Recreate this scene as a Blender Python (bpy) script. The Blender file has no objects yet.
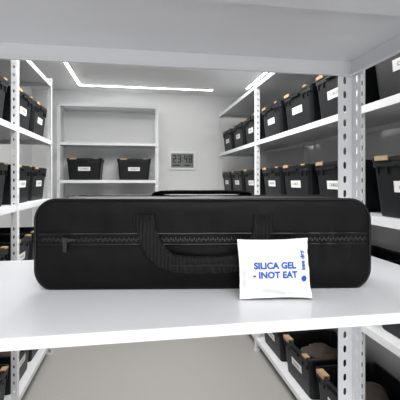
import bpy, bmesh, math, random
from mathutils import Vector, Matrix, noise
random.seed(4)
H=1.5
C=bpy.context.scene.collection
try:
    bpy.context.scene.view_settings.view_transform='Standard'
except Exception: pass

# ---------------- materials ----------------
def mat(name,col,rough=.5,metal=0,bump=None,bscale=50,bstr=.1,var=0,emit=None,estr=0,spec=None,dist=.002):
    m=bpy.data.materials.new(name); m.use_nodes=True
    nt=m.node_tree; b=nt.nodes['Principled BSDF']
    b.inputs['Base Color'].default_value=(*col,1)
    b.inputs['Roughness'].default_value=rough
    b.inputs['Metallic'].default_value=metal
    if spec is not None: b.inputs['Specular IOR Level'].default_value=spec
    if emit:
        b.inputs['Emission Color'].default_value=(*emit,1); b.inputs['Emission Strength'].default_value=estr
    tc=nt.nodes.new('ShaderNodeTexCoord')
    if bump:
        if bump=='noise':
            t=nt.nodes.new('ShaderNodeTexNoise'); t.inputs['Scale'].default_value=bscale; t.inputs['Detail'].default_value=4; out=t.outputs['Fac']
        elif bump=='weave':
            t=nt.nodes.new('ShaderNodeTexChecker'); t.inputs['Scale'].default_value=bscale; out=t.outputs['Fac']
        else:
            t=nt.nodes.new('ShaderNodeTexWave'); t.inputs['Scale'].default_value=bscale; t.bands_direction=bump; out=t.outputs['Fac']
        nt.links.new(tc.outputs['Object'],t.inputs['Vector'])
        bp=nt.nodes.new('ShaderNodeBump'); bp.inputs['Strength'].default_value=bstr; bp.inputs['Distance'].default_value=dist
        nt.links.new(out,bp.inputs['Height']); nt.links.new(bp.outputs['Normal'],b.inputs['Normal'])
    if var:
        n=nt.nodes.new('ShaderNodeTexNoise'); n.inputs['Scale'].default_value=bscale; n.inputs['Detail'].default_value=6
        nt.links.new(tc.outputs['Object'],n.inputs['Vector'])
        r=nt.nodes.new('ShaderNodeValToRGB')
        r.color_ramp.elements[0].position=.3; r.color_ramp.elements[1].position=.7
        r.color_ramp.elements[0].color=(*[max(0,c*(1-var)) for c in col],1)
        r.color_ramp.elements[1].color=(*[min(1,c*(1+var)) for c in col],1)
        nt.links.new(n.outputs['Fac'],r.inputs['Fac']); nt.links.new(r.outputs['Color'],b.inputs['Base Color'])
    return m
M_metal=mat('white_powder_coat',(.79,.80,.82),.38,bump='noise',bscale=400,bstr=.05)
M_metal2=mat('white_powder_coat_fg',(.79,.80,.835),.26,bump='noise',bscale=500,bstr=.03)
M_bolt=mat('zinc_bolt',(.45,.46,.48),.35,.8)
M_wall=mat('wall_paint',(.79,.80,.80),.85,bump='noise',bscale=120,bstr=.08)
M_ceil=mat('ceiling_paint',(.77,.775,.78),.9,bump='noise',bscale=90,bstr=.05)
M_floor=mat('terrazzo_floor',(.37,.358,.338),.45,bscale=140,var=.14)
M_base=mat('baseboard_vinyl',(.55,.56,.57),.5)
M_led=mat('led_diffuser',(1,1,1),.5,emit=(1,.99,.97),estr=12)
M_bin=mat('black_plastic',(.009,.0097,.0112),.42,bump='noise',bscale=300,bstr=.08,spec=.22)
M_lab=mat('paper_label',(.80,.80,.79),.7)
M_ink=mat('label_ink',(.06,.06,.07),.7)
M_tan=mat('tan_cardboard_tag',(.40,.27,.15),.7,bscale=30,var=.2)
M_bag=mat('black_nylon',(.0035,.0035,.004),.5,bump='noise',bscale=700,bstr=.3,dist=.0005,spec=.12)
M_pipe=mat('black_piping',(.003,.003,.0035),.35,spec=.25)
M_web=mat('black_webbing',(.006,.006,.0065),.65,bump='X',bscale=48,bstr=.9,dist=.0015,spec=.2)
M_zip=mat('zipper_black',(.009,.009,.010),.35,spec=.4)
M_pack=mat('packet_tyvek',(.85,.855,.865),.5,bump='noise',bscale=220,bstr=.15,dist=.0006)
M_blue=mat('blue_ink',(.006,.085,.45),.6)
M_scr=mat('lcd_screen',(.16,.18,.175),.3)
M_frame=mat('device_plastic',(.86,.87,.86),.4)
M_dig=mat('lcd_digit',(.005,.006,.006),.5)
M_red=mat('orange_cloth',(.20,.05,.03),.9,bump='noise',bscale=60,bstr=.3)
M_brn=mat('brown_cloth',(.06,.045,.035),.9,bump='noise',bscale=60,bstr=.3)

# ---------------- helpers ----------------
def box(bm,x0,x1,y0,y1,z0,z1,mi=0):
    vs=[bm.verts.new(p) for p in ((x0,y0,z0),(x1,y0,z0),(x1,y1,z0),(x0,y1,z0),(x0,y0,z1),(x1,y0,z1),(x1,y1,z1),(x0,y1,z1))]
    for f in ((0,3,2,1),(4,5,6,7),(0,1,5,4),(1,2,6,5),(2,3,7,6),(3,0,4,7)):
        fc=bm.faces.new([vs[i] for i in f]); fc.material_index=mi
def finish(bm,name,mats,parent=None,smooth=False,loc=None,rot=None,bevel=0,recalc=True):
    if recalc: bmesh.ops.recalc_face_normals(bm,faces=bm.faces)
    me=bpy.data.meshes.new(name); bm.to_mesh(me); bm.free()
    for m in mats: me.materials.append(m)
    if smooth:
        for p in me.polygons: p.use_smooth=True
    ob=bpy.data.objects.new(name,me); C.objects.link(ob)
    if parent: ob.parent=parent
    if loc: ob.location=loc
    if rot: ob.rotation_euler=rot
    if bevel:
        b=ob.modifiers.new('bev','BEVEL'); b.width=bevel; b.segments=2; b.limit_method='ANGLE'
    return ob
def empty(name,loc=(0,0,0),rot=(0,0,0)):
    e=bpy.data.objects.new(name,None); C.objects.link(e); e.location=loc; e.rotation_euler=rot; e.empty_display_size=.1
    return e
def text_into(bm,s,size,M,mi,offset=0.0,align='CENTER',warp=None,cuts=0):
    cu=bpy.data.curves.new('t','FONT'); cu.body=s; cu.size=size; cu.align_x=align; cu.align_y='CENTER'; cu.offset=offset; cu.resolution_u=3
    ob=bpy.data.objects.new('t',cu); C.objects.link(ob)
    dg=bpy.context.evaluated_depsgraph_get(); dg.update()
    me=bpy.data.meshes.new_from_object(ob.evaluated_get(dg))
    vs=[]
    for v in me.vertices:
        p=M@v.co
        if warp: p=warp(p)
        vs.append(bm.verts.new(p))
    for p in me.polygons:
        try:
            f=bm.faces.new([vs[i] for i in p.vertices]); f.material_index=mi
        except ValueError: pass
    bpy.data.objects.remove(ob); bpy.data.curves.remove(cu); bpy.data.meshes.remove(me)
def rrect(a,b,r,nc=5,nl=1,ns=1):
    """rounded rectangle outline, CCW, half sizes a,b"""
    r=max(min(r,a-1e-5,b-1e-5),1e-5); pts=[]
    cs=[(a-r,-b+r,-90),(a-r,b-r,0),(-a+r,b-r,90),(-a+r,-b+r,180)]
    for k,(cx,cy,a0) in enumerate(cs):
        arc=[(cx+r*math.cos(math.radians(a0+90*i/nc)),cy+r*math.sin(math.radians(a0+90*i/nc))) for i in range(nc+1)]
        pts+=arc
        nx=cs[(k+1)%4]; a1=nx[2]
        q=(nx[0]+r*math.cos(math.radians(a1)),nx[1]+r*math.sin(math.radians(a1)))
        n=ns if k in(0,2) else nl
        p=arc[-1]
        for i in range(1,n):
            t=i/n; pts.append((p[0]+(q[0]-p[0])*t,p[1]+(q[1]-p[1])*t))
    return pts
def loft(bm,rings,mi=0,cap0=True,cap1=True):
    vr=[[bm.verts.new(p) for p in r] for r in rings]
    n=len(rings[0])
    for i in range(len(vr)-1):
        for j in range(n):
            f=bm.faces.new((vr[i][j],vr[i][(j+1)%n],vr[i+1][(j+1)%n],vr[i+1][j])); f.material_index=mi
    if cap0: bm.faces.new(vr[0][::-1]).material_index=mi
    if cap1: bm.faces.new(vr[-1]).material_index=mi
    return vr
def tube(bm,pts,r,mi=0,closed=False,n=8):
    pts=[Vector(p) for p in pts]; N=len(pts); rings=[]
    for i,p in enumerate(pts):
        if closed: t=(pts[(i+1)%N]-pts[i-1])
        else: t=pts[min(i+1,N-1)]-pts[max(i-1,0)]
        t.normalize()
        up=Vector((0,1,0)) if abs(t.y)<.9 else Vector((0,0,1))
        a=t.cross(up).normalized(); b=t.cross(a)
        rings.append([bm.verts.new(p+a*r*math.cos(2*math.pi*k/n)+b*r*math.sin(2*math.pi*k/n)) for k in range(n)])
    R=range(N) if closed else range(N-1)
    for i in R:
        A=rings[i];B=rings[(i+1)%N]
        for k in range(n):
            bm.faces.new((A[k],A[(k+1)%n],B[(k+1)%n],B[k])).material_index=mi
    if not closed:
        bm.faces.new(rings[0][::-1]).material_index=mi; bm.faces.new(rings[-1]).material_index=mi
def perf(bm,o,u,n,w,h,th,pitch=.05,hu=.005,hv=.011,mi=0):
    """perforated steel flange: origin o, width along u, height z, thickness along n"""
    o=Vector(o);u=Vector(u);n=Vector(n);k=int(h/pitch);p=h/k
    Z=Vector((0,0,1))
    for i in range(k):
        z0=i*p
        rc=[(0,z0),(w/2,z0),(w,z0),(w,z0+p/2),(w,z0+p),(w/2,z0+p),(0,z0+p),(0,z0+p/2)]
        cx=w*.52;cz=z0+p/2
        hc=[(cx-hu*.85,cz-hv*.75),(cx,cz-hv),(cx+hu*.85,cz-hv*.75),(cx+hu,cz),(cx+hu*.85,cz+hv*.75),(cx,cz+hv),(cx-hu*.85,cz+hv*.75),(cx-hu,cz)]
        L=[]
        for off in (0,th):
            R=[bm.verts.new(o+u*a+Z*b+n*off) for a,b in rc]; Q=[bm.verts.new(o+u*a+Z*b+n*off) for a,b in hc]
            L.append((R,Q))
            for j in range(8):
                bm.faces.new((R[j],R[(j+1)%8],Q[(j+1)%8],Q[j]))
        for j in range(8):
            bm.faces.new((L[0][1][j],L[0][1][(j+1)%8],L[1][1][(j+1)%8],L[1][1][j]))
        for j in (2,3,6,7):
            bm.faces.new((L[0][0][j],L[0][0][(j+1)%8],L[1][0][(j+1)%8],L[1][0][j]))

def rack(name,x0,x1,y0,y1,shelves,posts,height,lip=.035,fw=.035,mt=None,pitch=.05,channels=False,axis='y',lips=None):
    """posts: list of (x,y,sx,sy) outer corner and inward directions"""
    mt=mt or M_metal
    e=empty(name,((x0+x1)/2,(y0+y1)/2,0))
    off=Vector((-(x0+x1)/2,-(y0+y1)/2,0))
    def F(bm,n,b=0,ml=None):
        bmesh.ops.translate(bm,verts=bm.verts,vec=off)
        return finish(bm,n,ml or [mt],parent=e,bevel=b)
    t=.003
    for i,z in enumerate(shelves):
        bm=bmesh.new()
        g=.003
        X0,X1,Y0,Y1=x0+g,x1-g,y0+g,y1-g
        box(bm,X0,X1,Y0,Y1,z-t,z)
        l=lips[i] if lips else lip
        box(bm,X0,X1,Y0,Y0+t,z-l,z-t*.5); box(bm,X0,X1,Y1-t,Y1,z-l,z-t*.5)
        box(bm,X0,X0+t,Y0,Y1,z-l,z-t*.5); box(bm,X1-t,X1,Y0,Y1,z-l,z-t*.5)
        r=.014
        box(bm,X0,X1,Y0,Y0+r,z-l-.001,z-l+.002); box(bm,X0,X1,Y1-r,Y1,z-l-.001,z-l+.002)
        box(bm,X0,X0+r,Y0,Y1,z-l-.0005,z-l+.0015); box(bm,X1-r,X1,Y0,Y1,z-l-.0005,z-l+.0015)
        if channels and i in channels:
            box(bm,X0+.02,X1-.02,Y0+.05,Y0+.105,z-l-.001,z-t)
        F(bm,'shelf_%d'%(i+1),b=.0015)
    bm=bmesh.new()
    for (px,py,sx,sy) in posts:
        w=fw
        perf(bm,(px,py,.012),(sx,0,0),(0,sy,0),w,height-.012,-.002,pitch)
        perf(bm,(px,py,.012),(0,sy,0),(sx,0,0),w,height-.012,-.002,pitch)
        a,b=sorted((px-sx*.004,px+sx*(w+.003))); c,d=sorted((py-sy*.004,py+sy*(w+.003)))
        box(bm,a,b,c,d,0,.012)
    F(bm,'slotted_posts')
    bm=bmesh.new()
    for (px,py,sx,sy) in posts:
        for z in shelves:
            for q in ((px+sx*.018,py,0,sy),):
                for zz in (z-.010,z-.026):
                    a=bmesh.ops.create_cone(bm,cap_ends=True,segments=6,radius1=.0055,radius2=.005,depth=.007,
                        matrix=Matrix.Translation((q[0],py-sy*.004,zz))@Matrix.Rotation(math.pi/2,4,'X'))
    F(bm,'bolts',ml=[M_bolt])
    return e

# ---------------- room ----------------
RX0,RX1,RY0,RY1,RZ=-1.36,1.56,-2.2,4.95,H+1.16
def room_box(name,a,m):
    bm=bmesh.new(); box(bm,*a); return finish(bm,name,[m])
room_box('floor',(RX0-.1,RX1+.1,RY0-.1,RY1+.1,-.1,0),M_floor)
room_box('ceiling',(RX0-.1,RX1+.1,RY0-.1,RY1+.1,RZ,RZ+.1),M_ceil)
room_box('wall_back',(RX0-.1,RX1+.1,RY1,RY1+.1,0,RZ),M_wall)
room_box('wall_front',(RX0-.1,RX1+.1,RY0-.1,RY0,0,RZ),M_wall)
room_box('wall_left',(RX0-.1,RX0,RY0,RY1,0,RZ),M_wall)
room_box('wall_right',(RX1,RX1+.1,RY0,RY1,0,RZ),M_wall)
room_box('baseboard_back',(RX0,RX1,RY1-.012,RY1,0,.09),M_base)
room_box('baseboard_left',(RX0,RX0+.012,RY0,RY1-.012,0,.09),M_base)
room_box('baseboard_right',(RX1-.012,RX1,RY0,RY1-.012,0,.09),M_base)

# LED strips
e=empty('ceiling_led_strip_light',(0,4.5,RZ))
def strip(n,x0,x1,y0,y1):
    bm=bmesh.new(); box(bm,x0,x1,y0-4.5,y1-4.5,-.012,0,0)
    box(bm,x0+.003,x1-.003,y0-4.5+.003,y1-4.5-.003,-.016,-.010,1)
    finish(bm,n,[M_frame,M_led],parent=e)
strip('strip_left',-.735,-.70,.9,4.62); strip('strip_far',-.70,.92,4.585,4.62); strip('strip_right',1.31,1.34,.9,4.45)

def panel(name,x,y,sx,sy,W,z=None,rot=(0,0,0)):
    e=empty(name,(x,y,RZ if z is None else z),rot)
    bm=bmesh.new(); t=.03
    for a in ((-sx/2-t,sx/2+t,-sy/2-t,-sy/2),(-sx/2-t,sx/2+t,sy/2,sy/2+t),(-sx/2-t,-sx/2,-sy/2,sy/2),(sx/2,sx/2+t,-sy/2,sy/2)):
        box(bm,*a,-.03,0)
    finish(bm,'frame',[M_frame],parent=e)
    l=bpy.data.lights.new(name+'_lamp','AREA'); l.shape='RECTANGLE'; l.size=sx; l.size_y=sy; l.energy=W; l.color=(1,.99,.975)
    o=bpy.data.objects.new('lamp',l); C.objects.link(o); o.parent=e; o.location=(0,0,-.02)
panel('ceiling_fill_light',.1,2.55,1.1,1.3,62)  # added area light out of view, brightens the room beyond the strips
panel('ceiling_fill_light',.1,-.9,1.4,1.0,42)  # added behind the camera so light reaches under the upper front shelf
panel('wall_fill_light',.1,RY0,2.2,.9,20,z=.95,rot=(math.radians(90),0,0))  # invented frontal fill behind the camera, lifts the upper shelf's underside

# ---------------- racks ----------------
S=[.12,H-.66,H-.16,H+.34,H+.84]
ry=[.04,1.56,3.08,4.60]
P=[]
for y in ry:
    sy=-1 if y>4 else 1
    P+=[(1.0,y,1,sy),(1.48,y,-1,sy)]
rack('metal_shelving_rack',1.0,1.48,.04,4.60,S,P,H+.88)
ly=[.60,1.515,2.43,3.345]; P=[]
for y in ly:
    sy=-1 if y>3 else 1
    P+=[(-.755,y,-1,sy),(-1.22,y,1,sy)]
rack('metal_shelving_rack',-1.22,-.755,.60,3.345,S,P,H+.88)
SB=[.12,H-.9,H-.46,H+.0,H+.45,H+.91]
rack('metal_shelving_rack',-.96,.22,4.50,4.92,SB,[(-.96,4.5,1,1),(.22,4.5,-1,1),(-.96,4.92,1,-1),(.22,4.92,-1,-1)],H+.93)
# foreground rack
FX0,FX1,FY0,FY1=-.60,.606,.492,.975
SF=[.12,.75,1.3,1.843]
rack('metal_shelving_rack',FX0,FX1,FY0,FY1,SF,[(FX1,FY1,-1,-1),(FX0,FY1,1,-1),(FX1,FY0,-1,1),(FX0,FY0,1,1)],1.93,lips=[.035,.035,.0155,.044],fw=.043,mt=M_metal2,pitch=.04,channels=[3])

# ---------------- bins ----------------
def bin_mesh(label):
    bm=bmesh.new(); w,d,h=.205,.2,.27
    def R(a,b,r,z): return [(x,y,z) for x,y in rrect(a,b,r,5)]
    loft(bm,[R(w*.84,d*.84,.02,0),R(w*.86,d*.86,.025,.006),R(w*.95,d*.95,.025,h-.045),R(w*.985,d*.985,.028,h-.045),R(w*.985,d*.985,.028,h-.018),
             R(w*1.0,d*1.0,.03,h-.018),R(w,d,.03,h-.002),R(w*.985,d*.985,.03,h),R(w*.93,d*.93,.025,h),R(w*.92,d*.92,.025,h-.01),R(w*.82,d*.82,.02,.008)],0)
    for sx in(-1,1): # ribs
        for yy in(-.08,0,.08):
            box(bm,sx*w*.9-.008,sx*w*.9+.008,yy-.006,yy+.006,h-.09,h-.04)
    # front handle lug
    box(bm,-.06,.06,-d*.99-.012,-d*.99+.01,h-.04,h-.028)
    for x in(-.16,-.1,.1,.16): box(bm,x-.004,x+.004,-d*.985,-d*.90,h-.075,h-.04)
    # tag
    box(bm,-.165,-.085,-d-.005,-d+.035,h-.016,h+.005,2)
    box(bm,.11,.16,-d-.003,-d+.03,h-.006,h+.004,2)
    # label tilted with face
    z0,z1=h*.42,h*.60
    fy=lambda z:-d*(.86+(.95-.86)*(z/(h-.045)))-.0025
    vs=[bm.verts.new(p) for p in ((-.07,fy(z0),z0),(.07,fy(z0),z0),(.07,fy(z1),z1),(-.07,fy(z1),z1))]
    vb=[bm.verts.new((v.co.x,v.co.y+.004,v.co.z)) for v in vs]
    bm.faces.new(vs).material_index=1
    for i in range(4):
        bm.faces.new((vs[i],vb[i],vb[(i+1)%4],vs[(i+1)%4])).material_index=1
    bmesh.ops.recalc_face_normals(bm,faces=bm.faces)
    zc=(z0+z1)/2; ang=math.atan2(fy(z0)-fy(z1),z1-z0)
    Mx=Matrix.Translation((0,fy(zc)-.0012,zc))@Matrix.Rotation(math.pi/2+ang,4,'X')
    text_into(bm,label,.026,Mx,3)
    me=bpy.data.meshes.new('storage_bin'); bm.to_mesh(me); bm.free()
    for m in(M_bin,M_lab,M_tan,M_ink): me.materials.append(m)
    return me
BM=[bin_mesh(s) for s in('CAMERA','CABLES','LIGHTS','AUDIO')]
def put_bin(x,y,z,rz,sc=1):
    o=bpy.data.objects.new('storage_bin',random.choice(BM)); C.objects.link(o)
    o.location=(x,y,z+.0005); o.rotation_euler=(0,0,rz+random.uniform(-.02,.02)); o.scale=(sc,1,.96)
    return o
for si,z in enumerate(S[:4]):
    for b in range(3):
        y0=ry[b]+.045; L=1.52-.06; n=3
        for k in range(n):
            put_bin(1.225+random.uniform(-.004,.01),y0+L*(k+.5)/n,z,-math.pi/2,1.05)
    for b in range(3):
        y0=ly[b]+.04; L=.915-.055
        for k in range(2):
            put_bin(-.98+random.uniform(-.01,.004),y0+L*(k+.5)/2,z,math.pi/2,.96)
for z in (H+.0,H-.46):
    put_bin(-.66,4.71,z,0); put_bin(-.07,4.71,z,0)

def bundle(x,y,z,m,s=.13):
    bm=bmesh.new(); bmesh.ops.create_icosphere(bm,subdivisions=4,radius=1)
    sd=Vector((x*7,y*5,3))
    for v in bm.verts:
        n=v.co.normalized(); v.co=n*(1+.28*noise.noise(n*2.2+sd)+.12*noise.noise(n*6+sd)); v.co.x*=s;v.co.y*=s;v.co.z*=.055
    zmin=min(v.co.z for v in bm.verts)
    finish(bm,'folded_cloth_bundle',[m],smooth=True,loc=(x,y,z-zmin))
for i,(x,k,b) in enumerate(((1.225,0,1),(1.225,1,1))):
    y=ry[b]+.045+1.46*(k+.5)/3
    bundle(x,y,.12+.125,[M_brn,M_brn][i])
for b,k in((2,0),(1,0),(1,1),(2,1)):
    bundle(-.98,ly[b]+.04+.86*(k+.5)/2,.12+.14,M_red if (b+k)%2 else M_brn)

# ---------------- wall thermo-hygrometer ----------------
bm=bmesh.new()
def RB(a,b,r,y): return [(x,y,z) for x,z in rrect(a,b,r,5)]
loft(bm,[RB(.182,.125,.02,0),RB(.182,.125,.02,-.022),RB(.176,.119,.017,-.028),RB(.156,.099,.01,-.028),RB(.153,.096,.008,-.0235)],0)
box(bm,-.152,.152,-.0245,-.022,-.095,.095,1)
bmesh.ops.recalc_face_normals(bm,faces=bm.faces)
SEG={'0':'abcdef','1':'bc','2':'abged','3':'abgcd','4':'fgbc','5':'afgcd','6':'afgedc','7':'abc','8':'abcdefg','9':'abcdfg'}
def seg(ch,x,z,w,h,t):
    y0,y1=-.0256,-.024
    R={'a':(x,x+w,z+h-t,z+h),'g':(x,x+w,z+h/2-t/2,z+h/2+t/2),'d':(x,x+w,z,z+t),'f':(x,x+t,z+h/2,z+h),'b':(x+w-t,x+w,z+h/2,z+h),'e':(x,x+t,z,z+h/2),'c':(x+w-t,x+w,z,z+h/2)}
    for s in SEG[ch]:
        a,b,c,d=R[s]; box(bm,a,b,y0,y1,c,d,2)
for ch,x in(('2',-.130),('3',-.065),('4',.022),('8',.087)): seg(ch,x,-.028,.046,.100,.0135)
box(bm,-.006,.006,-.0256,-.024,-.002,.010,2); box(bm,-.006,.006,-.0256,-.024,.030,.042,2)
box(bm,-.13,-.03,-.0256,-.024,-.072,-.056,2); box(bm,.03,.10,-.0256,-.024,-.072,-.056,2)
finish(bm,'wall_thermo_hygrometer',[M_frame,M_scr,M_dig],loc=(.565,RY1,H+.262),recalc=False)

# ---------------- bag ----------------
BL,BH,BD=.612,.163,.15
th=math.radians(-8.1)
cx,cy=(-.1867+.4185)/2,(.7045+.6185)/2
perp=Vector((-math.sin(th),math.cos(th),0))
bag=empty('black_carrying_case',(cx+perp.x*BD/2,cy+perp.y*BD/2,1.3005),(0,0,th))
A,B=BL/2,BH/2
def fy(x,z):
    """front surface of the case at local x, z(0..BH)"""
    ex=max(0,min(1,(A-abs(x))/.06)); ez=max(0,min(1,(B-abs(z-B))/.05))
    k=math.sqrt(max(0,1-(1-ex)**2))*math.sqrt(max(0,1-(1-ez)**2))
    w=.0034*noise.noise(Vector((x*14,z*22,1.3)))+.0020*noise.noise(Vector((x*40,z*30,5)))+.003*noise.noise(Vector((x*5+z*12,z*9,8)))
    # gathered fabric pleats near the seam
    w+=.0012*math.sin(x*150+6*noise.noise(Vector((x*9,0,0))))*math.exp(-((z-.075)/.02)**2)*max(0,noise.noise(Vector((x*7,3,3))))*2
    return -BD/2-.010*k+w*k
bm=bmesh.new()
NC,NLg,NS=8,110,18
rings=[]
def ring(t,yf):
    out=[]
    for x,z in rrect(A-t,B-t,max(.038-t,.0015),NC,NLg,NS):
        Z=z+B
        y=yf(x,Z); out.append((x,y,Z))
    return out
ts=[.0798,.074,.068,.062,.056,.05,.044,.038,.032,.026,.02,.015,.011,.007,.004,.0015]
for t in ts: rings.append(ring(t,fy))
for i in range(11):
    s=i/10; y=-BD/2+.002+(BD-.004)*s
    bulge=.005*math.sin(math.pi*s)
    rr=[]
    for x,z in rrect(A+bulge*.6,B,.038,NC,NLg,NS):
        zz=z+B
        w=.0025*noise.noise(Vector((x*12,y*20,zz*20)))*math.sin(math.pi*s)
        if zz>B: zz+=bulge*.6*(1-abs(x)/A*.5)+w
        rr.append((x,y,max(zz,0)))
    rings.append(rr)
for t in ts[::-1]:
    rings.append([(x,-y,z) for x,y,z in ring(t,fy)])
loft(bm,rings)
finish(bm,'case_body',[M_bag],parent=bag,smooth=True)
# piping
bm=bmesh.new()
for yy in(-BD/2-.0005,BD/2+.0005):
    tube(bm,[(x,yy,max(z+B,.0028)) for x,z in rrect(A+.0005,B+.0005,.038,10,40,8)],.0027,closed=True)
finish(bm,'edge_piping',[M_pipe],parent=bag,smooth=True)
# zipper band & flap seam
bm=bmesh.new()
def band(z0,z1,off,mi,x0=-A+.012,x1=A-.012,n=110):
    a=[];b=[];c=[];d=[]
    for i in range(n+1):
        x=x0+(x1-x0)*i/n
        a.append(bm.verts.new((x,fy(x,z0)-off,z0))); b.append(bm.verts.new((x,fy(x,z1)-off,z1)))
        c.append(bm.verts.new((x,fy(x,z0)+.002,z0-.0006))); d.append(bm.verts.new((x,fy(x,z1)+.002,z1+.0006)))
    for i in range(n):
        for q in ((a,b),(c,a),(b,d)):
            bm.faces.new((q[0][i],q[0][i+1],q[1][i+1],q[1][i])).material_index=mi
ZB=.094
band(ZB-.009,ZB+.006,.0012,0)
for zz,r in((ZB+.0085,.0026),(ZB-.0105,.0018)):
    tube(bm,[(x,fy(x,zz)-.0008,zz) for x in [(-A+.008)+(2*A-.016)*i/120 for i in range(121)]],r,1)
x=-A+.014;i=0
while x<A-.014:
    zz=ZB-.0015+(.0012 if i%2 else -.0012)
    y=fy(x,zz); box(bm,x,x+.0024,y-.0034,y-.001,zz-.0022,zz+.0022,2); x+=.0042;i+=1
# slider + pull
xs=-.247; y=fy(xs,ZB)
box(bm,xs-.006,xs+.006,y-.0065,y-.002,ZB-.006,ZB+.003,2)
box(bm,xs-.0035,xs+.0035,y-.0085,y-.0062,ZB-.022,ZB-.002,2)
box(bm,xs-.002,xs+.018,y-.008,y-.006,ZB-.003,ZB+.001,2)
finish(bm,'zipper_band',[M_bag,M_pipe,M_zip],parent=bag)
# ribbon handles
def ribbon(bm,path,ws,ts_,mi=0,nrm=Vector((0,-1,0))):
    N=len(path); path=[Vector(p) for p in path]; rs=[]
    for i,p in enumerate(path):
        t=(path[min(i+1,N-1)]-path[max(i-1,0)]).normalized()
        s=t.cross(nrm).normalized(); n=s.cross(t).normalized()
        w,tk=ws[i]/2,ts_[i]/2
        sec=rrect(w,tk,min(tk*.95,w),3,3,1)
        rs.append([tuple(p+s*a+n*b) for a,b in sec])
    loft(bm,rs,mi)
def smoothpath(pts,n=12):
    pts=[Vector(p) for p in pts]; out=[]
    P_=[pts[0]]+pts+[pts[-1]]
    for i in range(1,len(P_)-2):
        p0,p1,p2,p3=P_[i-1:i+3]
        for k in range(n):
            t=k/n
            out.append(.5*((2*p1)+(-p0+p2)*t+(2*p0-5*p1+4*p2-p3)*t*t+(-p0+3*p1-3*p2+p3)*t**3))
    out.append(pts[-1]); return out
f=-BD/2-.010
hp=smoothpath([(-.108,f-.003,.130),(-.104,f-.006,.112),(-.098,f-.010,.096),(-.086,f-.014,.074),(-.064,f-.015,.056),(-.035,f-.015,.051),(0,f-.015,.050),(.035,f-.015,.051),(.068,f-.015,.056),(.090,f-.013,.074),(.101,f-.009,.096),(.105,f-.006,.112),(.108,f-.003,.130)],10)
n=len(hp); ws=[];tk=[]
for p in hp:
    m=max(0,min(1,(.072-abs(p.x))/.01))
    ws.append(.035-.004*m); tk.append(.0035+.010*m)
bm=bmesh.new(); ribbon(bm,hp,ws,tk)
finish(bm,'front_handle',[M_web],parent=bag,smooth=True)
bm=bmesh.new()
for sx,xc in((-1,-.108),(1,.108)):
    box(bm,xc-.0185,xc+.0185,f-.0055,f+.004,.118,.137)
    for k in range(6):
        box(bm,xc-.013,xc+.013,f-.0063,f-.005,.1195+k*.003,.1203+k*.003)
finish(bm,'handle_anchor_patches',[M_web],parent=bag,bevel=.001)
bm=bmesh.new()
pp=[(x,f-.0222,.0500+.0008*math.sin(x*60)) for x in [-.064+.128*i/30 for i in range(31)]]
tube(bm,pp,.0012)
finish(bm,'grip_seam',[M_pipe],parent=bag,smooth=True)
# rear handle over the top
hp=smoothpath([(-.105,BD/2+.014,BH-.03),(-.102,BD/2+.006,BH-.003),(-.094,BD/2-.002,BH+.007),(-.06,BD/2-.012,BH+.0095),(0,BD/2-.016,BH+.0095),(.06,BD/2-.012,BH+.0095),(.094,BD/2-.002,BH+.007),(.102,BD/2+.006,BH-.003),(.105,BD/2+.014,BH-.03)],8)
bm=bmesh.new(); ribbon(bm,hp,[.026]*len(hp),[.0045]*len(hp),nrm=Vector((0,.25,1)))
finish(bm,'rear_handle',[M_web],parent=bag,smooth=True)

# ---------------- silica packet ----------------
PW,PH=.121,.099
def pil(u,v):
    a=max(0,1-abs(u)**2.4)*max(0,1-abs(v)**2.4)
    return .0155*a**.7
def pfront(x,z):
    u=x/(PW/2-.005); v=(z-PH/2)/(PH/2-.007)
    b=pil(max(-1,min(1,u)),max(-1,min(1,v)))
    w=.0026*noise.noise(Vector((x*60,z*60,2)))+.0022*noise.noise(Vector((x*25+z*90,z*30,7)))
    k=.3+.7*min(1,max(0,1.1-(1-abs(u))*(1-abs(v))*2.2))
    return -b-w*k*1.3
bm=bmesh.new(); NX,NZ=80,66
G=[[],[]]
for s in(0,1):
    for j in range(NZ+1):
        row=[]
        for i in range(NX+1):
            x=-PW/2+PW*i/NX; z=PH*j/NZ
            px=x*(1-.035*math.sin(math.pi*j/NZ)); pz=PH/2+(z-PH/2)*(1-.04*math.sin(math.pi*i/NX))
            y=pfront(x,z)
            if s: y=.0006+pil(max(-1,min(1,x/(PW/2-.005))),max(-1,min(1,(z-PH/2)/(PH/2-.007))))*.5
            if not s and (z<.006 or z>PH-.006): y+=.0003*math.sin(x*2*math.pi/.0024)
            row.append(bm.verts.new((px,y if not s else max(y,pfront(x,z)+.0006),pz)))
        G[s].append(row)
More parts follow.
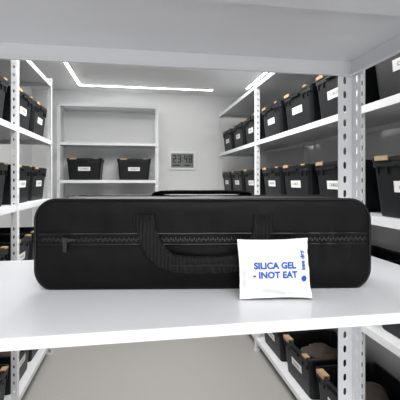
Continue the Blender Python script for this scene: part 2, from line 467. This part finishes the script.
for s in(0,1):
    for j in range(NZ):
        for i in range(NX):
            q=(G[s][j][i],G[s][j][i+1],G[s][j+1][i+1],G[s][j+1][i])
            bm.faces.new(q if s==0 else q[::-1])
for i in range(NX):
    for j in(0,NZ): bm.faces.new((G[0][j][i],G[0][j][i+1],G[1][j][i+1],G[1][j][i]))
for j in range(NZ):
    for i in(0,NX): bm.faces.new((G[0][j][i],G[0][j+1][i],G[1][j+1][i],G[1][j][i]))
ld,ll=.608,.1262
t0=math.radians(9.3)
px=ll*math.cos(t0)+ld*math.sin(t0); py=-ll*math.sin(t0)+ld*math.cos(t0)
pk=empty('silica_gel_packet',(px,py,1.3026),(math.radians(-12),math.radians(-1.2),math.radians(-9)))
finish(bm,'packet_pouch',[M_pack],parent=pk,smooth=True)
bm=bmesh.new()
def warp(p):
    return Vector((p.x,pfront(p.x,p.z)-.0011,p.z))
def T2(x,z,r=0): return Matrix.Translation((x,0,z))@Matrix.Rotation(math.pi/2,4,'X')@Matrix.Rotation(r,4,'Z')
text_into(bm,'SILICA GEL',.0143,T2(-.001,.0535),0,.0006,warp=warp)
text_into(bm,'- INOT EAT',.0143,T2(-.001,.0385),0,.0006,warp=warp)
text_into(bm,'kee dry',.0105,T2(.0475,.062,math.pi/2),0,.0003,warp=warp)
r,z=.0048,.032
c=[bm.verts.new(warp(Vector((.0475+r*math.cos(a*math.pi/8),0,z+r*math.sin(a*math.pi/8))))) for a in range(16)]
bm.faces.new(c)
finish(bm,'printed_text',[M_blue],parent=pk,recalc=False)

# ---------------- world & camera ----------------
w=bpy.data.worlds.new('World'); bpy.context.scene.world=w; w.use_nodes=True
w.node_tree.nodes['Background'].inputs[0].default_value=(.8,.85,.9,1); w.node_tree.nodes['Background'].inputs[1].default_value=.4
cam=bpy.data.cameras.new('camera'); co=bpy.data.objects.new('camera',cam); C.objects.link(co)
co.location=(0,0,H); co.rotation_euler=(math.pi/2,0,-t0)
cam.sensor_width=36; cam.lens=36*366/400; cam.shift_y=-.05; cam.clip_start=.02
bpy.context.scene.camera=co
